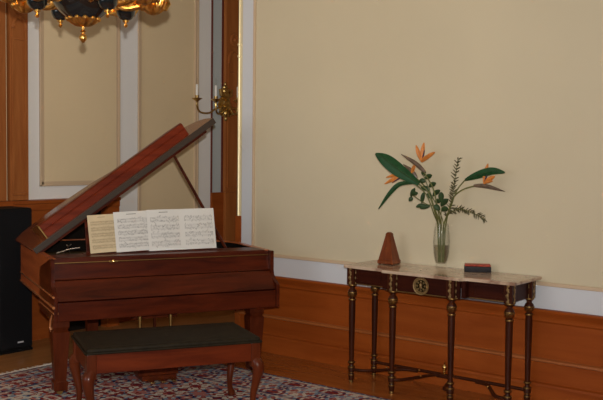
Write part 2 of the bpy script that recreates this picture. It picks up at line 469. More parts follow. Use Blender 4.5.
# ------------------------------------------------------------------ rug
RX0, RX1, RY0, RY1 = -5.93, -2.95, 1.2, 5.20
rg = thing('oriental_rug', 'red, blue and cream patterned oriental rug with a pale fringe on the wooden floor', 'rug', ((RX0+RX1)/2, (RY0+RY1)/2, 0))
hx, hy = (RX1-RX0)/2, (RY1-RY0)/2
MB().box(-hx, hx, -hy, hy, .0005, .011, .003).done('woven_pile', rug_mat(hx, hy), rg)
for sgn in (-1, 1):
    t = MB(); n = 240
    for k in range(n):
        y = -hy + 2*hy*(k+.5)/n; l = .05+random.random()*.035; yy = y+random.uniform(-.012, .012)
        t.tube([(sgn*hx, y, .008), (sgn*(hx+l*.5), (y+yy)/2, .006), (sgn*(hx+l), yy, .004)], [.004, .0035, .0025], 4)
    f = t.done('fringe', M['fringe'], rg); f['kind'] = 'stuff'; f['label'] = 'off-white fringe'

# ------------------------------------------------------------------ grand piano
PO = Vector((-5.172, 3.754, 0)); PYAW = R(64.46)
PM = Matrix.Translation(PO) @ Matrix.Rotation(PYAW, 4, 'Z')
piano = thing('grand_piano', 'mahogany baby grand piano with its lid propped open, standing on the patterned rug', 'piano', PO, PYAW)
W, ZT, ZB = 1.665, .945, .62
def pl(v): return PM @ Vector(v)
curve = bez([(W, .14, 0), (W, .45, 0), (W-.005, .72, 0), (W-.10, .90, 0), (W-.33, 1.03, 0), (W-.62, 1.16, 0), (W-.86, 1.33, 0), (.60, 1.40, 0), (.34, 1.42, 0), (.12, 1.385, 0), (.0, 1.30, 0)], 60)
outline = [(W, 0.07)] + [(p.x, p.y) for p in curve] + [(0, .9), (0, .4), (0, 0.07)]
def offset(poly, d):
    out = []; n = len(poly)
    for i in range(n):
        a = Vector(poly[max(i-1, 0)]); c = Vector(poly[min(i+1, n-1)])
        tg = (c-a).normalized(); nm = Vector((tg.y, -tg.x))
        out.append((poly[i][0]+nm.x*d, poly[i][1]+nm.y*d))
    return out
inner = offset(outline, -.045)
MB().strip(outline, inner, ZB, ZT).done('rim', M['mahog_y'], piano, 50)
for z0, rad in ((.702, .008), (.632, .010)):
    t = MB()
    path = [(W+.003, .0, z0)] + [(p[0], p[1], z0) for p in offset(outline, .002)] + [(-.003, -.105, z0)]
    t.tube(path, rad, 12)
    t.done('rim_moulding', M['moulding'], piano, 60)
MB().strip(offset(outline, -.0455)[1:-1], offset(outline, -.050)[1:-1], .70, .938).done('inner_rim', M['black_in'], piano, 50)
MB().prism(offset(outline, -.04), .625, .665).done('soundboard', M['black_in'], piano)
MB().prism([(p[0], max(p[1], .34)) for p in offset(outline, -.05)], .835, .85).done('iron_plate', M['plate'], piano)
# cheeks either end of the keyboard
prof = [(.01, ZT), (.012, .93), (.012, .80), (.004, .765), (-.03, .735), (-.085, .716), (-.105, .70), (-.105, .535), (.45, .535), (.45, ZT-.1), (.06, ZT)]
for x0 in (0.0, W-.026):
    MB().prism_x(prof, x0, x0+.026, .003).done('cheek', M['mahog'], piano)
# fallboard closed over the keys
t = MB()
t.prism_x([(.075, .940), (.062, .940), (.040, .805), (.034, .799), (.044, .793), (.10, .793), (.10, .940)], .027, W-.027)
t.prism_x([(.034, .792), (.026, .794), (.014, .785), (-.080, .678), (-.086, .669), (-.080, .664), (.09, .664), (.09, .792)], .027, W-.027, 0)
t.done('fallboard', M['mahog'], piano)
MB().box(.027, W-.027, -.098, .06, .532, .660, .006).done('key_slip', M['mahog'], piano)
MB().box(.02, W-.02, -.05, .50, .535, .624, .004).done('key_bed', M['mahog'], piano)
t = MB()
t.box(.046, W-.046, .076, .30, .930, .946, .003)
t.done('lock_rail', M['mahog'], piano)
t = MB(); t.box(.028, W-.028, .046, .064, .910, .9165, .002)
t.done('brass_strip', M['brass_dull'], piano)['label'] = 'dull brass strip along the fallboard'
t = MB(); t.lathe([(.010, 0), (.012, .004), (.006, .010), (.010, .016), (.008, .022), (1e-6, .024)], 14, Matrix.Translation((.44, .048, .913)) @ Matrix.Rotation(PI/2, 4, 'X'))
t.box(.41, .47, .040, .0465, .906, .919, .001)
t.done('lock_knob', M['brass'], piano)['label'] = 'small brass knob'
# music desk with its shelf
t = MB()
Md = Matrix.Translation((0, .262, .945)) @ Matrix.Rotation(R(-14), 4, 'X')
t.box(.30, 1.28, 0, .014, 0, .24, .004, Md)
t.box(.28, 1.32, .19, .33, .941, .950, .003)
t.done('music_desk', M['mahog'], piano)
t = MB()
for k in range(9):
    u = .12 + k*.014
    t.box(u, u+.006, .40+.02*math.sin(k), .56, .85, .90, .001)
t.tube([(.10, .34, .95), (.20, .36, .975), (.27, .34, .985)], .005, 6)
t.tube([(.17, .42, .94), (.195, .38, .99), (.21, .36, 1.01)], .004, 6)
t.tube([(.215, .42, .94), (.19, .38, .99), (.18, .36, 1.005)], .004, 6)
t.done('desk_hinge', M['steel'], piano)['label'] = 'steel folding support'
# lid, opened on the bass side, with its front leaf folded back on it
ANG = R(35.5)
LM = Matrix.Translation((-.012, 0, ZT+.012)) @ Matrix.Rotation(-ANG, 4, 'Y')
V0 = .50
lo = offset(outline, .022)
lid_poly = [(W+.02, V0)] + [p for p in lo if p[1] > V0+.02 and p[0] > .005] + [(-.02, 1.30), (-.02, V0)]
lid = MB().prism(lid_poly, 0, .024, .004, LM).done('lid', M['lid_rim'], piano)
t = MB()
t.box(-.015, W+.022, V0-.012, V0+.006, -.020, .026, .004, LM)
t.done('lid_front_edge', M['edge'], lid)['label'] = 'grey-brown front edge of the lid'
t = MB(); t.box(.0, W-.08, V0+.0, V0+.030, -.040, -.018, .004, LM)
t.done('lid_lip', M['mahog'], lid)
t = MB()
t.prism_x([(V0+.05, .0245), (V0+.05, .072), (V0+.056, .076), (V0+.056, .080), (V0+.05, .084), (V0+.05, .122), (V0+.062, .130), (V0+.10, .130), (V0+.58, .055), (V0+.58, .0245)], .125, W-.20, .003, LM)
t.done('front_leaf', M['lid_top'], lid)['label'] = 'red front leaf folded back on the lid'
t = MB()
t.prism_x([(V0+.048, .0245), (V0+.048, .124), (V0+.062, .132), (V0+.10, .132), (V0+.58, .057), (V0+.58, .0245)], .115, .124, .001, LM)
t.done('leaf_hinge', M['brass_dull'], lid)['label'] = 'thin brass hinge strip'
# prop stick
pt = LM @ Vector((1.27, V0+.05, -.02)); pb = Vector((1.50, .52, .87))
t = MB(); t.tube([pt, pb], [.011, .013], 8); t.done('prop_stick', M['mahog'], piano)
t = MB(); t.lathe([(.022, 0), (.022, .008), (.014, .02), (.014, .03)], 14, Matrix.Translation((1.50, .52, .852))); t.done('prop_cup', M['brass'], piano)
# legs
def taper_leg(u, v, top, h0=.105, h1=.062):
    t = MB()
    def sq(s, z): return [(u-s, v-s, z), (u+s, v-s, z), (u+s, v+s, z), (u-s, v+s, z)]
    t.loft([sq(.056, top), sq(.056, top-.05), sq(.052, top-.055), sq(.046, top-.075), sq(.058, top-.085), sq(.057, top-.11), sq(.039, .13), sq(.038, .115), sq(.049, .105), sq(.045, .05), sq(.040, .045)])
    lg = t.done('leg', M['mahog_z'], piano, 30)
    c = MB(); c.lathe([(.012, .055), (.012, .035)], 10, Matrix.Translation((u, v, 0)))
    c.lathe([(.006, -.009), (.020, -.009), (.022, -.005), (.022, .005), (.020, .009), (.006, .009)], 16, Matrix.Translation((u, v, .034)) @ Matrix.Rotation(PI/2, 4, 'X'))
    c.done('caster', M['brass_dull'], lg)
taper_leg(.056, .0, .537); taper_leg(1.515, .03, .537); taper_leg(.55, 1.20, .627)
# bracket by the front bass leg
t = MB()
t.prism_x([(-.10, .598), (.48, .598), (.48, .585), (.30, .578), (.12, .560), (.05, .52), (.03, .49), (.0, .49), (-.02, .52), (-.04, .565), (-.10, .582)], .0, .030, .003)
t.tube([(.0, -.10, .592), (.0, .48, .592)], .006, 8); t.tube([(.002, -.03, .57), (.0, .01, .53), (.0, .03, .48), (.002, .02, .46), (.004, .005, .47)], [.007, .008, .009, .008, .006], 8)
t.done('leg_bracket', M['moulding'], piano)
# pedal lyre
ly = MB()
ly.box(.60, .93, .10, .26, .475, .545, .005)
ly.box(.755, .77, .10, .13, .10, .52, .002)
ly.box(.61, .91, .0, .16, .075, .175, .010)
ly.box(.63, .89, -.02, .16, .045, .08, .004)
lyre = ly.done('pedal_lyre', M['mahog_z'], piano)
for u in (.645, .875):
    MB().lathe([(.014, .17), (.016, .20), (.012, .22), (.012, .46), (.017, .48), (.014, .51)], 14, Matrix.Translation((u, .085, 0))).done('lyre_post', M['brass_dull'], lyre)
for u in (.68, .76, .84):
    MB().box(u-.014, u+.014, -.13, .0, .052, .064, .004).done('pedal', M['brass'], lyre)

# sheet music on the desk
def sheet(corners, label, mat, staves, ink, seed, cols=1, tilt=0):
    """corners: bottom-left u, bottom-right u, width tilt in piano frame; sheet leans on the desk"""
    u0, u1, h, lift, dep, rot = corners
    rs = random.Random(seed)
    w = u1-u0
    Ms = PM @ Matrix.Translation((u0, .232-dep, .9512+lift)) @ Matrix.Rotation(R(-13), 4, 'X') @ Matrix.Rotation(rot, 4, 'Y')
    o = thing('sheet_music', label, 'sheet music', Ms.translation, 0, 'sheets of music on the piano desk')
    o.matrix_world = Ms
    t = MB(); n = 12
    rings = []
    for k in range(n+1):
        x = w*k/n; y = -.004*math.sin(PI*k/n)*(1 if cols == 1 else 0) - (.006*abs(math.sin(PI*cols*k/n)) if cols > 1 else 0)
        rings.append([(x, y, 0), (x, y-.0006, 0), (x, y-.0006, h), (x, y, h)])
    t.loft(rings); t.done('page', mat, o)
    lines = MB(); pages = []
    def yy(x):
        k = x/w
        return (-.004*math.sin(PI*k) if cols == 1 else -.006*abs(math.sin(PI*cols*k))) - .0012
    def bar(mb, x0, x1, z0, z1, m=8):
        for q in range(m):
            a = x0+(x1-x0)*q/m; b2 = x0+(x1-x0)*(q+1)/m
            mb._new([(a, yy(a), z0), (b2, yy(b2), z0), (b2, yy(b2), z1), (a, yy(a), z1)], [(0, 1, 2, 3)])
    cw = w/cols
    for c in range(cols):
        notes = MB(); pages.append(notes)
        xa, xb = c*cw+cw*.10, (c+1)*cw-cw*.08
        top = h*.86; pitch = (top-h*.08)/staves
        if c == 0:
            bar(notes, xa+(xb-xa)*.3, xa+(xb-xa)*.62, h*.925, h*.940, 3)
        for s in range(staves):
            zc = top-pitch*(s+.5)
            for gz in (.17, -.21):
                for l in range(5):
                    z = zc+pitch*gz+(l-2)*pitch*.055
                    bar(lines, xa, xb, z-.0005, z+.0005)
                nn = 26
                for q in range(nn):
                    if rs.random() < .35: continue
                    x = xa+(xb-xa)*(q+.5)/nn+rs.uniform(-.001, .001); z = zc+pitch*gz+rs.uniform(-.16, .16)*pitch
                    r = .0017
                    notes._new([(x-r*1.3, yy(x)-.0003, z-r), (x+r*1.3, yy(x)-.0003, z-r), (x+r*1.3, yy(x)-.0003, z+r), (x-r*1.3, yy(x)-.0003, z+r)], [(0, 1, 2, 3)])
                    st = rs.choice((-1, 1))*pitch*.16; x2 = x+r
                    z0, z1 = sorted((z, z+st))
                    notes._new([(x2-.0005, yy(x)-.0003, z0), (x2+.0005, yy(x)-.0003, z0), (x2+.0005, yy(x)-.0003, z1), (x2-.0005, yy(x)-.0003, z1)], [(0, 1, 2, 3)])
                    if rs.random() < .4:
                        zb2 = z+st; bar(notes, x2, min(xb, x2+(xb-xa)/nn), zb2-.0009, zb2+.0009, 1)
            zz0, zz1 = zc-pitch*.32, zc+pitch*.28
            bar(notes, xa-.0015, xa, zz0, zz1, 1); bar(notes, xb, xb+.001, zz0, zz1, 1)
    lines.done('staff_lines', ink, o, 0); [p.done('printed_notes', M['ink'] if mat is M['paper'] else M['ink_brown'], o, 0) for p in pages]
    return o
sheet((.322, .532, .278, .000, .000, R(-2.5)), 'yellowed sheet of music at the left end of the piano desk', M['paper_old'], 5, M['ink_brown'], 1)
sheet((.510, .785, .296, .002, .006, R(-2)), 'white single sheet of music between the yellowed page and the wide spread', M['paper'], 5, M['ink_pale'], 2)
sheet((.752, 1.280, .308, .003, .012, R(-.6)), 'wide white open double page of music at the right end of the desk', M['paper'], 4, M['ink_pale'], 3, 2)

# ------------------------------------------------------------------ piano bench
BW, BD, BH = 1.10, .565, .52
bc = PM @ Vector((.588, -.715, .0125))
bench = thing('piano_bench', 'long wooden piano bench with dark leather top in front of the piano', 'bench', bc, PYAW-R(3.5))
x0, y0 = BW/2, BD/2
t = MB()
nx, ny = 14, 8
t.box(-x0+.004, x0-.004, -y0+.004, y0-.004, BH-.045, BH-.010, .014, None, 3)
g = [[None]*(ny+1) for _ in range(nx+1)]
vs = []; fs = []
for i in range(nx+1):
    for j in range(ny+1):
        a, b2 = i/nx, j/ny
        z = BH-.014+.014*(min(1, 6*a*(1-a)))*(min(1, 5*b2*(1-b2)))
        vs.append(((a-.5)*(BW-.03), (b2-.5)*(BD-.03), z))
for i in range(nx):
    for j in range(ny):
        fs.append((i*(ny+1)+j, (i+1)*(ny+1)+j, (i+1)*(ny+1)+j+1, i*(ny+1)+j+1))
t._new(vs, fs)
cush = t.done('cushion', M['leather'], bench)
cush['label'] = 'dark leather padded top'
t = MB(); rr = BH-.040
loop = [(-x0+.004, -y0, rr), (x0-.004, -y0, rr), (x0, -y0+.004, rr), (x0, y0-.004, rr), (x0-.004, y0, rr), (-x0+.004, y0, rr), (-x0, y0-.004, rr), (-x0, -y0+.004, rr), (-x0+.004, -y0, rr)]
t.tube(loop, .007, 8); t.done('piping', M['leather'], cush)
t = MB()
ap0, ap1 = BH-.165, BH-.046
t.box(-x0+.03, x0-.03, -y0+.015, -y0+.04, ap0, ap1, .003); t.box(-x0+.03, x0-.03, y0-.04, y0-.015, ap0, ap1, .003)
t.box(-x0+.015, -x0+.04, -y0+.03, y0-.03, ap0, ap1, .003); t.box(x0-.04, x0-.015, -y0+.03, y0-.03, ap0, ap1, .003)
t.done('apron', M['bench_wood'], bench)
for sx in (-1, 1):
    for sy in (-1, 1):
        t = MB(); cx, cy = sx*(x0-.035), sy*(y0-.035)
        t.box(cx-.030, cx+.030, cy-.030, cy+.030, BH-.20, ap1, .006)
        path = [(0, .36, .036), (.020, .33, .040), (.024, .29, .036), (.010, .22, .027), (-.006, .14, .021), (-.006, .08, .018), (.004, .045, .019), (.016, .024, .026), (.018, .006, .024)]
        bp = bez([(cx+sx*o*.8, cy+sy*o*.8, z) for o, z, r in path], 32)
        rad = []
        for p in bp:
            zs = p.z
            for (o1, z1, r1), (o2, z2, r2) in zip(path, path[1:]):
                if z2 <= zs <= z1+1e-6: rad.append(r2+(r1-r2)*(zs-z2)/(z1-z2)); break
            else: rad.append(path[0][2] if zs > .3 else path[-1][2])
        t.tube(bp, rad, 12); t.done('leg', M['bench_leg'], bench)

# ------------------------------------------------------------------ loudspeaker by the left wall
sp = thing('loudspeaker', 'tall black loudspeaker standing on the floor at the left wall behind the piano', 'speaker', (-6.700, 4.395, 0), R(0))
MB().box(-.185, .165, -.17, .155, .02, 1.205, .008).done('cabinet', M['black_matt'], sp)
MB().box(.166, .186, -.16, .145, .045, 1.195, .006).done('grille', M['grille'], sp)
MB().box(.1865, .190, .00, .055, .082, .094, .001).done('badge', M['logo'], sp)['label'] = 'small pale badge'
MB().box(-.19, .17, -.172, .16, 0, .022, .004).done('plinth', M['black_matt'], sp)

# ------------------------------------------------------------------ console table
TX, TZ = -3.225, .875
HB, HC = .678, .315       # half length, half length of the projecting middle
YBK, YF, YC = YW-.012, 5.395, 5.335
table = thing('console_table', 'dark wooden console table with beige marble top and gilt mounts against the right wall', 'table', (TX, YBK, 0))
def ty(y): return y-YBK
def top_outline(g):
    return [(-HB-g, 0), (-HB-g, ty(YF)-g), (-HC-.04-g, ty(YF)-g)] + [(-HC-.04-g+.05*math.sin(PI/2*k/4)*1, ty(YF)-g-(YF-YC)*(1-math.cos(PI/2*k/4))) for k in range(1, 5)] + \
           [(HC+.04+g-.05*math.sin(PI/2*(4-k)/4), ty(YF)-g-(YF-YC)*(1-math.cos(PI/2*(4-k)/4))) for k in range(0, 4)] + [(HC+.04+g, ty(YF)-g), (HB+g, ty(YF)-g), (HB+g, 0)]
mt = MB().prism(top_outline(0.0), TZ-.022, TZ, .005).done('marble_top', M['marble'], table)
mt['label'] = 'beige marble top with a stepped front'
AZ0, AZ1 = .735, TZ-.022
t = MB()
t.box(-HB+.05, -HC, ty(YF)+.035, ty(YF)+.055, AZ0, AZ1); t.box(HC, HB-.05, ty(YF)+.035, ty(YF)+.055, AZ0, AZ1)
t.box(-HC+.02, HC-.02, ty(YC)+.035, ty(YC)+.055, AZ0-.006, AZ1)
for s in (-1, 1):
    t.box(s*(HB-.055)-.01, s*(HB-.055)+.01, ty(YF)+.05, -.02, AZ0, AZ1)
    t.box(s*HC-.015, s*HC+.015, ty(YC)+.05, ty(YF)+.08, AZ0, AZ1)
t.box(-HB+.05, HB-.05, -.02, -.005, AZ0, AZ1)
def frame_mould(a, b2, y):
    for z in (AZ0+.022, AZ1-.022): t.box(a, b2, y-.006, y, z-.004, z+.004, .002)
    for x in (a, b2): t.box(x-.004, x+.004, y-.006, y, AZ0+.022, AZ1-.022, .002)
frame_mould(-HB+.10, -HC-.06, ty(YF)+.035); frame_mould(HC+.06, HB-.10, ty(YF)+.035)
t.done('apron', M['table_wood'], table)
t = MB(); t.box(-HB+.05, -HC-.02, ty(YF)+.028, ty(YF)+.036, AZ0, AZ0+.007, .002); t.box(HC+.02, HB-.05, ty(YF)+.028, ty(YF)+.036, AZ0, AZ0+.007, .002)
t.box(-HC+.03, HC-.03, ty(YC)+.028, ty(YC)+.036, AZ0-.006, AZ0+.001, .002)
t.done('brass_beading', M['brass_dull'], table)
# gilt medallion
Mm = Matrix.Translation((0.0, ty(YC)+.034, .788)) @ Matrix.Rotation(PI/2, 4, 'X')
t = MB()
t.lathe([(.001, 0), (.060, 0), (.063, .006), (.060, .012), (.054, .010), (.050, .004), (.001, .004)], 32, Mm)
t.lathe([(.046, .004), (.044, .010), (.040, .004)], 32, Mm)
for k in range(8):
    a = k*PI/4; t.ball((.030*math.cos(a), .030*math.sin(a), .006), .008, 1, 1, .8, 8, Mm)
t.ball((0, 0.004, .008), .015, .8, 1.2, .8, 10, Mm); t.ball((0, -.012, .007), .010, 1.3, .7, .7, 10, Mm)
t.done('medallion', M['bronze'], table)['label'] = 'round gilt medallion'
def table_leg(x, y, front=True):
    t = MB()
    t.box(x-.031, x+.031, y-.031, y+.031, AZ0-.004, AZ1, .004)
    T = Matrix.Translation((x, y, 0))
    t.lathe([(.026, .735), (.030, .728), (.026, .720), (.018, .712), (.018, .700), (.028, .690), (.033, .672), (.029, .652), (.019, .640), (.019, .630), (.026, .624), (.026, .616), (.022, .610), (.024, .58), (.023, .45), (.018, .20), (.017, .165), (.024, .158), (.024, .150), (.016, .142), (.017, .125), (.025, .115), (.025, .085), (.017, .078), (.016, .070), (.022, .060), (.020, .03), (.014, .012), (.015, 0)], 18, T)
    lg = t.done('leg', M['table_leg'], table, 40)
    for z, r in ((.728, .031), (.672, .0335), (.620, .0265), (.155, .025), (.118, .026), (.080, .0185), (.060, .0225)):
        MB().lathe([(r-.004, z-.006), (r+.0015, z-.004), (r+.002, z), (r+.0015, z+.004), (r-.004, z+.006)], 18, T).done('leg_collar', M['brass_dull'], lg)
    MB().lathe([(.0155, 0), (.0165, .012), (.0155, .018)], 14, T).done('foot_cap', M['brass_dull'], lg)
    t = MB()
    t.lathe([(.020, .637), (.030, .650), (.033, .662), (.030, .666)], 30, T, 10, .05)
    t.done('leaf_cup', M['brass_dull'], lg)
    if front:
        t = MB(); rs = random.Random(int(x*100))
        for fx, fy in ((0, -1), (1, 0), (-1, 0)):
            for q in range(9):
                z = AZ0+.006+q*(AZ1-AZ0-.012)/8
                wv = .004*math.sin(q*1.6)
                c = (x+fx*.032+(wv if fx == 0 else 0), y+fy*.032+(wv if fy == 0 else 0), z)
                t.ball(c, .0085+.0035*math.sin(q*2.3+1), .5 if fx else 1, .5 if fy else 1, 1.0, 8)
        t.done('gilt_mount', M['bronze'], lg)['label'] = 'gilt leaf mount'
LX = .626
LEGS = [(-LX, ty(5.437), 1), (LX, ty(5.437), 1), (-HC+.09, ty(5.375), 1), (HC-.115, ty(5.375), 1), (-LX, ty(5.735), 1), (LX, ty(5.735), 1)]
LEGS[2] = (-.232, ty(5.375), 1); LEGS[3] = (.236, ty(5.375), 1)
for x, y, f in LEGS: table_leg(x, y, True)
t = MB(); zs = .101; yb = ty(5.735); ym = ty(5.60)
t.tube([(-LX, yb, zs), (-LX+.1, yb, zs), (LX-.1, yb, zs), (LX, yb, zs)], .015, 8, None, .8)
def scurve(a, b2, k):
    (xa, ya), (xb, yb2) = a, b2
    pts = bez([(xa, ya, zs), (xa+(xb-xa)*.25, ya+(yb2-ya)*.05, zs), (xa+(xb-xa)*.5, ya+(yb2-ya)*.5, zs), (xa+(xb-xa)*.75, ya+(yb2-ya)*.92, zs), (xb, yb2, zs)], 16)
    t.tube(pts, .014, 8, None, .8)
scurve((-LX, ty(5.437)), (-.22, ty(5.70)), 1); scurve((LX, ty(5.437)), (.26, ty(5.70)), 1)
scurve((-.232, ty(5.375)), (-.02, ty(5.70)), 1); scurve((.236, ty(5.375)), (.02, ty(5.70)), 1)
t.box(-.05, .05, ty(5.68), ty(5.76), zs-.012, zs+.012, .004)
st = t.done('stretcher', M['table_leg'], table)
t = MB(); T = Matrix.Translation((0.0, ty(5.715), zs+.012))
t.lathe([(.026, 0), (.028, .006), (.016, .014), (.010, .024), (.012, .03), (.021, .045), (.021, .055), (.012, .068), (.006, .074), (.008, .082), (1e-6, .09)], 16, T)
t.done('finial', M['brass'], st)['label'] = 'gilt urn finial'
for x, y in ((-.42, ty(5.60)), (-.20, ty(5.694)), (.40, ty(5.60)), (-.10, ty(5.55))):
    MB().ball((x, y, zs+.012), .010, 1, 1, .6, 8).done('stud', M['brass'], st)

# ------------------------------------------------------------------ things on the table
mp_ = at_z(389, 267.0, TZ)
mm = thing('metronome', 'brown wooden pyramid metronome on the left part of the marble table', 'metronome', (mp_.x-.095, mp_.y+.145, TZ), R(4))
mm.scale = (.88, .88, .98)
t = MB()
def sqr(s, z, d=1.0): return [(-s, -s*d, z), (s, -s*d, z), (s, s*d, z), (-s, s*d, z)]
t.loft([sqr(.070, .007), sqr(.072, .012), sqr(.072, .030), sqr(.066, .036), sqr(.023, .222)])
body = t.done('case', M['metro'], mm, 20)
t = MB(); t.loft([sqr(.024, .2225), sqr(.024, .228), sqr(.016, .240), sqr(.008, .243)]); t.done('cap', M['metro'], mm, 20)
# door on the front face
Mf = Matrix.Translation((0, -.066, .040)) @ Matrix.Rotation(-math.atan2(.043, .186), 4, 'X')
t = MB(); t._new([], [])
tmp = [(-.052, 0), (.052, 0), (.0175, .178), (-.0175, .178)]
t.prism([(a, b2) for a, b2 in tmp], -.001, .005, 0, Mf @ Matrix.Rotation(PI/2, 4, 'X'))
door = t.done('door', M['metro'], mm, 20)
t = MB(); t.ball((0, -.007, .085), .005, 1, 1, 1, 10, Mf); t.done('knob', M['brass_dull'], door)
for sx in (-1, 1):
    for sy in (-1, 1):
        MB().lathe([(.010, 0), (.013, .002), (.013, .006), (.010, .0075)], 12, Matrix.Translation((sx*.056, sy*.056, 0))).done('foot', M['table_wood'], mm)

bx_ = at_z(478, 272.2, TZ)
bx = thing('lacquer_box', 'small black box with a red lid lying on the right part of the marble table', 'box', (bx_.x-.02, bx_.y+.03, TZ), R(30))
MB().box(-.092, .092, -.050, .050, 0, .040, .006).done('base', M['box_black'], bx)
MB().box(-.089, .089, -.047, .047, .0402, .052, .005).done('lid', M['box_red'], bx)['label'] = 'red patterned lid'

VY = 5.73
vb_ = at_y(441, 268, VY); VC = Vector((vb_.x, VY, TZ))
vase = thing('glass_vase', 'tall clear glass vase of flowers in the middle of the marble table', 'vase', VC)
t = MB()
outp = [(1e-6, 0.0), (.036, 0), (.040, .004), (.038, .012), (.036, .022), (.045, .050), (.056, .110), (.060, .180), (.057, .250), (.050, .300), (.046, .322)]
inp = [(.044, .322), (.0475, .300), (.054, .250), (.057, .180), (.053, .110), (.042, .052), (.030, .034), (1e-6, .030)]
t.lathe(outp+inp, 40); t.done('vase_body', M['glass'], vase)
def rin(z):
    q = inp[::-1]
    for (r1, z1), (r2, z2) in zip(q, q[1:]):
        if z1 <= z <= z2: return r1+(r2-r1)*(z-z1)/(z2-z1+1e-9)
    return .04
MB().lathe([(1e-6, .0305), (.0295, .0345), (.0415, .0525), (.0524, .110), (.0555, .160), (1e-6, .160)], 40).done('water', M['water'], vase)

def tip(px, py, y): return at_y(px, py, y)
SPOTS = {'n': 0}
def stem_pts(spot, mid, end):
    """stem from its own place in the bunch: places spread with height, so stems never cross in the vase"""
    fx, fy = spot
    ax = Vector((1, 0, 0)); ay = Vector((0, 1, 0))
    return [VC+ax*fx*k+ay*fy*k+Vector((0, 0, z)) for k, z in ((.58, .042), (.74, .18), (1.0, .315))] + mid + [end]
def blade(mb, spine, width, cup=.15, fold=None, nn=14, side=None):
    """leaf blade along a spine; solid with a midrib fold"""
    P = bez(spine, nn); m = len(P); rings = []
    for i, p in enumerate(P):
        k = i/(m-1); t_ = (P[min(i+1, m-1)]-P[max(i-1, 0)]).normalized()
        s = (side if side is not None else t_.cross(Vector((rt.x*.0-fw.x, -fw.y, -fw.z)))).copy()
        s = (s-t_*s.dot(t_)).normalized(); nrm = t_.cross(s).normalized()
        w = width*(math.sin(PI*min(1, k*.93+.05))**.75)*.5+.0008
        th = .0012
        rings.append([p-s*w+nrm*(cup*w), p-s*w*.5+nrm*(cup*w*.35), p+nrm*0, p+s*w*.5+nrm*(cup*w*.35), p+s*w+nrm*(cup*w),
                      p+s*w*.5+nrm*(cup*w*.35-th), p-nrm*th*1.4, p-s*w*.5+nrm*(cup*w*.35-th)])
    mb.loft(rings)
def rel(o, pts): return [Vector(p)-o.location for p in pts]
def flower(name, label, pts, sp_base, sp_tip, petals, root, grp=None):
    """stem + boat-shaped spathe + fan of pointed petals"""
    o = thing(name, label, 'flower', VC+Vector((root[0]*.58, root[1]*.58, .042)), 0, 'bird of paradise flowers in the vase')
    t = MB(); P = bez(rel(o, pts), 24); t.tube(P, [.0050+.0005*math.sin(i) for i in range(len(P))], 8); t.done('stem', M['stem'], o)
    a, b2 = Vector(sp_base)-o.location, Vector(sp_tip)-o.location
    ax = (b2-a); mid = a+ax*.4+Vector((0, 0, .012))
    sp_ = bez([a, mid, b2], 14); m = len(sp_)
    t = MB(); t.tube(sp_, [max(.0012, .0155*math.sin(PI*(.16+.84*i/(m-1)))**.8) for i in range(m)], 10, None, 1.0); t.done('spathe', M['spathe'], o)
    for pb, pe, w in petals:
        t = MB(); c, e = Vector(pb)-o.location, Vector(pe)-o.location
        blade(t, [c, c+(e-c)*.5+Vector((0, -.006, .004)), e], w, .35, nn=10); t.done('petal', M['petal'], o)
    pb, pe, w = petals[0]
    t = MB(); c = Vector(pb)-o.location; e = Vector(pe)-o.location; e = c+(e-c)*.72+Vector((.018, -.012, -.012))
    blade(t, [c, (c+e)/2, e], .010, .5, nn=8); t.done('tongue', M['petal_blue'], o)
    return o
Y1, Y2, Y3 = 5.64, 5.66, 5.70
# bird of paradise, upper one
flower('bird_of_paradise', 'orange bird of paradise flower standing highest in the vase',
       stem_pts((-.004, -.012), [tip(437, 205, Y1), tip(433, 188, Y1)], tip(424, 172, Y1)), tip(425, 172, Y1), tip(401, 154, Y1-.02),
       [(tip(422, 162, Y1), tip(424, 142.5, Y1), .030), (tip(422, 162, Y1), tip(416, 145, Y1-.03), .028), (tip(422, 162, Y1), tip(435, 152, Y1-.02), .028), (tip(421, 162, Y1), tip(428, 155, Y1-.04), .016)], (-.004, -.012))
flower('bird_of_paradise', 'orange bird of paradise flower half hidden behind the big green leaf on the left',
       stem_pts((-.020, .012), [tip(434, 207, Y2+.04), tip(428, 190, Y2+.05)], tip(416, 178, Y2+.06)), tip(417, 178, Y2+.06), tip(403, 164, Y2+.04),
       [(tip(408, 173, Y2+.05), tip(384.5, 184, Y2+.02), .030), (tip(408, 173, Y2+.05), tip(386, 177.5, Y2+.02), .026), (tip(412, 176, Y2+.05), tip(415, 164, Y2+.03), .026), (tip(407, 173, Y2+.05), tip(392, 183, Y2+.03), .024)], (-.020, .012))
flower('bird_of_paradise', 'orange bird of paradise flower leaning far right under a leaf',
       stem_pts((.026, .012), [tip(452, 200, Y3), tip(462, 190, Y3)], tip(476, 185.5, Y3+.01)), tip(474, 185.5, Y3+.01), tip(505, 191.5, Y3+.02),
       [(tip(484, 184, Y3), tip(488, 163.5, Y3-.01), .030), (tip(484, 184, Y3), tip(495, 176, Y3-.02), .030), (tip(484, 184, Y3-.01), tip(493, 181, Y3-.03), .016)], (.026, .012))
def leaf(label, pts, spine, w, root, mat, side=None, cup=.25):
    o = thing('strap_leaf', label, 'leaf', VC+Vector((root[0]*.58, root[1]*.58, .042)), 0, 'long green leaves in the vase')
    t = MB(); t.tube(bez(rel(o, pts), 24), .0043, 8); t.done('stem', M['stem'], o)
    t = MB(); blade(t, rel(o, spine), w, cup, nn=20, side=side); t.done('blade', mat, o)
    t = MB(); sp2 = bez(rel(o, spine), 16); t.tube([p-fw*.003 for p in sp2], [.0030*(1-i/len(sp2))+.0008 for i in range(len(sp2))], 6); t.done('midrib', M['leaf_pale'], o)
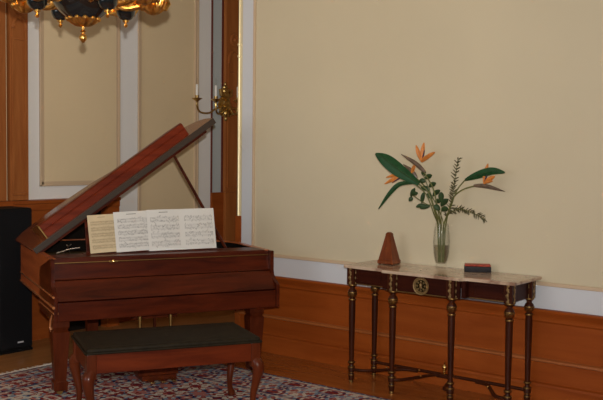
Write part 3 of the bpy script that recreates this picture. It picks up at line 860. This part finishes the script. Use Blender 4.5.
leaf('broad dark green leaf pointing to the upper left', stem_pts((-.018, -.024), [tip(435, 212, 5.60), tip(428, 192, 5.58)], tip(419, 184, 5.56)),
     [tip(419, 184, 5.56), tip(400, 171, 5.53), tip(386, 160, 5.51), tip(375.5, 153.5, 5.50)], .098, (-.018, -.024), M['leaf'])
leaf('narrow drooping green leaf hanging at the left', stem_pts((-.033, -.006), [tip(434, 214, 5.62), tip(426, 194, 5.60)], tip(414, 183, 5.58)),
     [tip(414, 183, 5.58), tip(400, 184, 5.56), tip(390, 193, 5.54), tip(378.5, 209, 5.53)], .032, (-.033, -.006), M['leaf'])
leaf('green leaf arching to the right above the leaning flower', stem_pts((.020, -.008), [tip(451, 206, 5.68), tip(457, 190, 5.68)], tip(465, 180, 5.68)),
     [tip(465, 180, 5.68), tip(478, 175, 5.68), tip(492, 171, 5.68), tip(505, 172.5, 5.69)], .055, (.020, -.008), M['leaf'])
def sprig(label, pts, root, ln, r0_, name='needle_sprig'):
    o = thing(name, label, 'sprig', VC+Vector((root[0]*.58, root[1]*.58, .042)), 0, 'needle-leaved sprigs in the vase')
    P = bez(rel(o, pts), 40)
    t = MB(); t.tube(P, .0028, 6); t.done('stem', M['stem'], o)
    t = MB(); rs = random.Random(int(root[0]*1000)+5)
    a = int(len(P)*r0_)
    for i in range(a, len(P)):
        tg = (P[min(i+1, len(P)-1)]-P[max(i-1, 0)]).normalized()
        for k in range(5):
            d = Vector((rs.uniform(-1, 1), rs.uniform(-1, .6), rs.uniform(-1, 1))); d = (d-tg*d.dot(tg)).normalized()
            l = ln*rs.uniform(.6, 1.1)
            e = P[i]+(d*.85+tg*.6)*l
            if e.y+o.location.y > YW-.03: continue
            t.tube([P[i], (P[i]+e)/2+Vector((0, 0, .002)), e], [.0026, .0032, .0014], 4)
    n = t.done('needles', M['sprig'], o); n['kind'] = 'stuff'
sprig('upright needle-leaved sprig rising in the middle of the bunch', stem_pts((.008, .022), [tip(452, 203, 5.69), tip(454, 185, 5.69)], tip(458, 160, 5.69)), (.008, .022), .038, .48)
sprig('needle-leaved sprig drooping low to the right over the table', stem_pts((.036, -.010), [tip(449, 214, 5.68), tip(460, 209, 5.67), tip(472, 213, 5.66)], tip(484.5, 219, 5.65)), (.036, -.010), .034, .52)
def branch(label, pts, leaves, root, w):
    o = thing('leafy_branch', label, 'branch', VC+Vector((root[0]*.58, root[1]*.58, .042)), 0, 'leafy branches in the vase')
    t = MB(); t.tube(bez(rel(o, pts), 24), .0034, 6); t.done('stem', M['stem'], o)
    for (a, b2) in leaves:
        t = MB(); c, e = Vector(a)-o.location, Vector(b2)-o.location
        blade(t, [c, (c+e)/2+Vector((0, -.004, .003)), e], w, .25, nn=8); t.done('leaf', M['leaf_pale'], o)
branch('thin branch with small round leaves on the left side of the bunch', stem_pts((-.006, -.038), [tip(434, 207, 5.63), tip(426, 204, 5.62)], tip(411, 194, 5.61)),
       [(tip(411, 197, 5.61), tip(415, 188, 5.60)), (tip(413, 198, 5.61), tip(409, 201, 5.60)), (tip(422, 203, 5.62), tip(424, 192, 5.61)), (tip(425, 205, 5.62), tip(416, 207, 5.60)), (tip(430, 206, 5.62), tip(420, 208.5, 5.6)), (tip(411, 195, 5.61), tip(418, 193, 5.60))], (-.006, -.038), .030)
branch('short branch with broad leaves near the mouth of the vase', stem_pts((.012, -.028), [tip(441, 213, 5.62), tip(442, 206, 5.61)], tip(442, 197, 5.60)),
       [(tip(442, 201, 5.60), tip(441, 192, 5.58)), (tip(441, 206, 5.6), tip(448, 199, 5.59)), (tip(442, 211, 5.6), tip(448, 208, 5.58)), (tip(440, 210, 5.6), tip(434, 205, 5.58))], (.012, -.028), .040)
branch('bushy leafy branch climbing behind the upper flower', stem_pts((-.006, .036), [tip(437, 206, 5.66), tip(431, 194, 5.66)], tip(423, 174, 5.65)),
       [(tip(430, 190, 5.66), tip(421, 187, 5.64)), (tip(429, 187, 5.66), tip(436, 183, 5.64)), (tip(426, 181, 5.66), tip(419, 181, 5.64)), (tip(425, 179, 5.66), tip(432, 175, 5.64)), (tip(424, 176, 5.66), tip(424, 170, 5.64)), (tip(433, 196, 5.66), tip(440, 190, 5.64)), (tip(433, 198, 5.66), tip(426, 194, 5.64)), (tip(435, 202, 5.66), tip(441, 201, 5.64))], (-.006, .036), .034)

# ------------------------------------------------------------------ wall sconce
SX = XL+.055
sc = thing('wall_sconce', 'gilt wall sconce with candle lights on the wooden pilaster above the piano', 'wall light', (SX, 7.26, 2.20))
t = MB()
Mx = Matrix.Diagonal((1, 1.25, 1.15, 1)) @ Matrix.Rotation(PI/2, 4, 'Y')
t.lathe([(.001, 0), (.075, 0), (.085, .012), (.070, .025), (.045, .032), (.04, .055), (.001, .062)], 24, Mx, 8, .10)
for z, r in ((.10, .05), (.15, .042), (.19, .03)):
    t.ball((.02, 0, z), r, .8, 1.15, .9, 12)
for s in (-1, 1):
    t.tube([(.02, 0, .08), (.03, s*.07, .11), (.03, s*.085, .16), (.03, s*.055, .17)], [.022, .026, .020, .010], 8)
    t.tube([(.02, 0, -.03), (.03, s*.07, -.06), (.03, s*.085, -.10), (.03, s*.05, -.12)], [.024, .026, .020, .010], 8)
t.ball((.03, 0, -.09), .035, .8, 1, 1.3, 12); t.ball((.03, 0, -.15), .018, 1, 1, 1.5, 10); t.ball((.02, 0, .225), .014, 1, 1, 1.6, 10)
t.done('backplate', M['sconce_gold'], sc)
def sconce_arm(lat, fwd, h):
    t = MB()
    t.tube(bez([(.04, 0, -.02), (.04+fwd*.35, lat*.35, -.045+.0), (.04+fwd*.6, lat*.6, -.10), (.04+fwd*.9, lat*.9, -.095), (.04+fwd, lat, -.03), (.04+fwd, lat, h-.01)], 30), .010, 8)
    T = Matrix.Translation((.04+fwd, lat, h))
    t.lathe([(.008, -.03), (.014, -.015), (.030, -.004), (.052, .010), (.056, .016), (.050, .014), (.020, .006), (.016, .012), (.019, .020), (.022, .045), (.018, .046), (.001, .046)], 18, T)
    a = t.done('arm', M['sconce_gold'], sc)
    t = MB(); t.lathe([(.014, .040), (.014, .155), (.010, .160), (.001, .160)], 14, T); t.done('candle', M['candle'], a)
    t = MB(); t.lathe([(.006, .158), (.008, .165), (.014, .185), (.012, .205), (.004, .235), (1e-6, .245)], 12, T); t.done('bulb', M['glass'], a)
for lat, fwd in ((-.50, .05), (-.27, .10), (.0, .17), (.27, .10), (.50, .05)): sconce_arm(lat, fwd, .03)

# ------------------------------------------------------------------ chandelier
CX, CY = -4.008, 3.12
ch = thing('chandelier', 'black and gilt chandelier hanging from the ceiling above the piano', 'chandelier', (CX, CY, 2.30))
base_ang = math.atan2(CY, CX)      # viewing direction, for choosing the arms' angles
t = MB()
t.lathe([(.001, .066), (.03, .068), (.075, .094), (.122, .132), (.155, .172), (.170, .215), (.160, .24), (.12, .26), (.05, .27), (.03, .30), (.03, .60)], 40)
bowl = t.done('bowl', M['black_gloss'], ch); bowl['label'] = 'glossy black bowl'
t = MB()
t.lathe([(1e-6, -.028), (.006, -.026), (.018, -.012), (.021, 0), (.018, .012), (.008, .020), (.010, .028), (.018, .034), (.008, .040), (.008, .056), (.03, .062), (.001, .066)], 20)
t.lathe([(.012, .056), (.035, .060), (.066, .078), (.088, .100), (.084, .108), (.060, .090), (.03, .070)], 48, None, 12, .08)
for k in range(12):
    a = 2*PI*k/12; t.ball((.082*math.cos(a), .082*math.sin(a), .100), .014, 1, 1, 1.0, 10)
t.lathe([(.166, .205), (.176, .212), (.178, .222), (.168, .23)], 40)
t.done('bottom_finial', M['gold'], bowl)['label'] = 'gilt leaf rosette with ball finial'
t = MB()
t.tube([(0, 0, .58), (0, 0, CEIL-2.30-.05)], .010, 8); t.lathe([(.06, CEIL-2.30-.05), (.07, CEIL-2.30-.03), (.07, CEIL-2.30)], 20)
for k in range(16):
    z = .62+k*.058
    if z < CEIL-2.36: t.ball((0, 0, z), .018, 1, 1, 1.3, 10)
t.done('hanging_rod', M['brass_dull'], ch)
def cdir(th):           # angle th measured to the right of straight-towards-the-room viewing line
    a = base_ang-th; return Vector((math.cos(a), math.sin(a), 0))
for th in (62, -28, -118, 152):
    d = cdir(R(th))*.262
    t = MB(); T = Matrix.Translation((d.x, d.y, 0))
    t.lathe([(1e-6, .118), (.018, .119), (.036, .128), (.049, .148), (.053, .170), (.053, .18), (.02, .185)], 24, T)
    cup = t.done('cup', M['black_gloss'], ch); cup['label'] = 'small glossy black cup'
    t = MB()
    t.lathe([(1e-6, .078), (.006, .080), (.012, .090), (.006, .099), (.007, .104), (.016, .110), (.018, .118), (.006, .122)], 16, T)
    t.lathe([(.054, .170), (.062, .180), (.058, .200), (.066, .225), (.055, .26), (.030, .27)], 32, T, 8, .07)
    t.tube([(d.x*.55, d.y*.55, .20), (d.x*.8, d.y*.8, .225), (d.x, d.y, .25)], .014, 8)
    t.done('cup_mount', M['gold'], cup)['label'] = 'gilt mount with drop finial'
for k in range(8):
    th = 80-45*k; d = cdir(R(th)); T = Matrix.Translation((d.x*.385, d.y*.385, .05))
    rs = random.Random(k)
    t = MB()
    pts = bez([(d.x*.15, d.y*.15, .21), (d.x*.22, d.y*.22, .17), (d.x*.30, d.y*.30, .185), (d.x*.37, d.y*.37, .215), (d.x*.385, d.y*.385, .26)], 20)
    t.tube(pts, .014, 8)
    dz = .012*math.sin(k*2.1)
    t.lathe([(.008, .095+dz), (.030, .105+dz), (.055, .125+dz), (.068, .150+dz), (.062, .165+dz), (.072, .185+dz), (.080, .205+dz), (.060, .205+dz), (.030, .19+dz)], 40, T, 7, .16)
    for q in range(7):      # curling leaves
        a = 2*PI*q/7+.3*k; e = Vector((math.cos(a), math.sin(a), 0)); c = Vector((d.x*.385, d.y*.385, .05))
        t.tube([c+e*.03+Vector((0, 0, .13)), c+e*.065+Vector((0, 0, .135)), c+e*.085+Vector((0, 0, .165)), c+e*.075+Vector((0, 0, .19))], [.010, .016, .014, .006], 8)
    arm = t.done('arm', M['gold'], ch)
    t = MB(); t.lathe([(.014, .20), (.014, .34), (.01, .345), (.001, .345)], 12, T); t.done('candle', M['candle'], arm)

# ------------------------------------------------------------------ light
def area(name, loc, target, size, power, col, spread=180, shape='DISK', sy=None):
    l = bpy.data.lights.new(name, 'AREA'); l.shape = shape; l.size = size
    if sy: l.size_y = sy
    l.energy = power; l.color = col; l.spread = R(spread)
    o = bpy.data.objects.new(name, l); COL.objects.link(o); o.location = loc
    o.rotation_euler = (Vector(target)-Vector(loc)).to_track_quat('-Z', 'Y').to_euler()
    return o
area('camera_flash', CAM+Vector((0, 0, .14))-fw*.02+rt*.01, CAM+fw*6-rt*.7+Vector((0, 0, 1.0)), .05, 88, (1.0, .97, .92), 110)
area('daylight_window', (-4.3, -2.35, 2.2), (-4.8, 5.0, 1.6), 2.8, 60, (.93, .95, 1.0), 180, 'RECTANGLE', 2.2)
for k in range(8):
    d = cdir(R(80-45*k))*.385
    l = bpy.data.lights.new('candle_bulb_light', 'POINT'); l.energy = 4.0; l.color = (1.0, .84, .62); l.shadow_soft_size = .02
    o = bpy.data.objects.new('candle_bulb_light', l); COL.objects.link(o); o.location = (CX+d.x, CY+d.y, 2.70)
w = bpy.data.worlds.new('room_light'); S.world = w; w.use_nodes = True
w.node_tree.nodes['Background'].inputs[0].default_value = (.80, .82, .90, 1)
w.node_tree.nodes['Background'].inputs[1].default_value = .10

S.cycles.blur_glossy = 0.0; S.cycles.sample_clamp_indirect = 0
S.view_settings.view_transform = 'Standard'; S.view_settings.look = 'None'
S.view_settings.exposure = -0.08; S.view_settings.gamma = 1.0; S.view_settings.use_curve_mapping = False
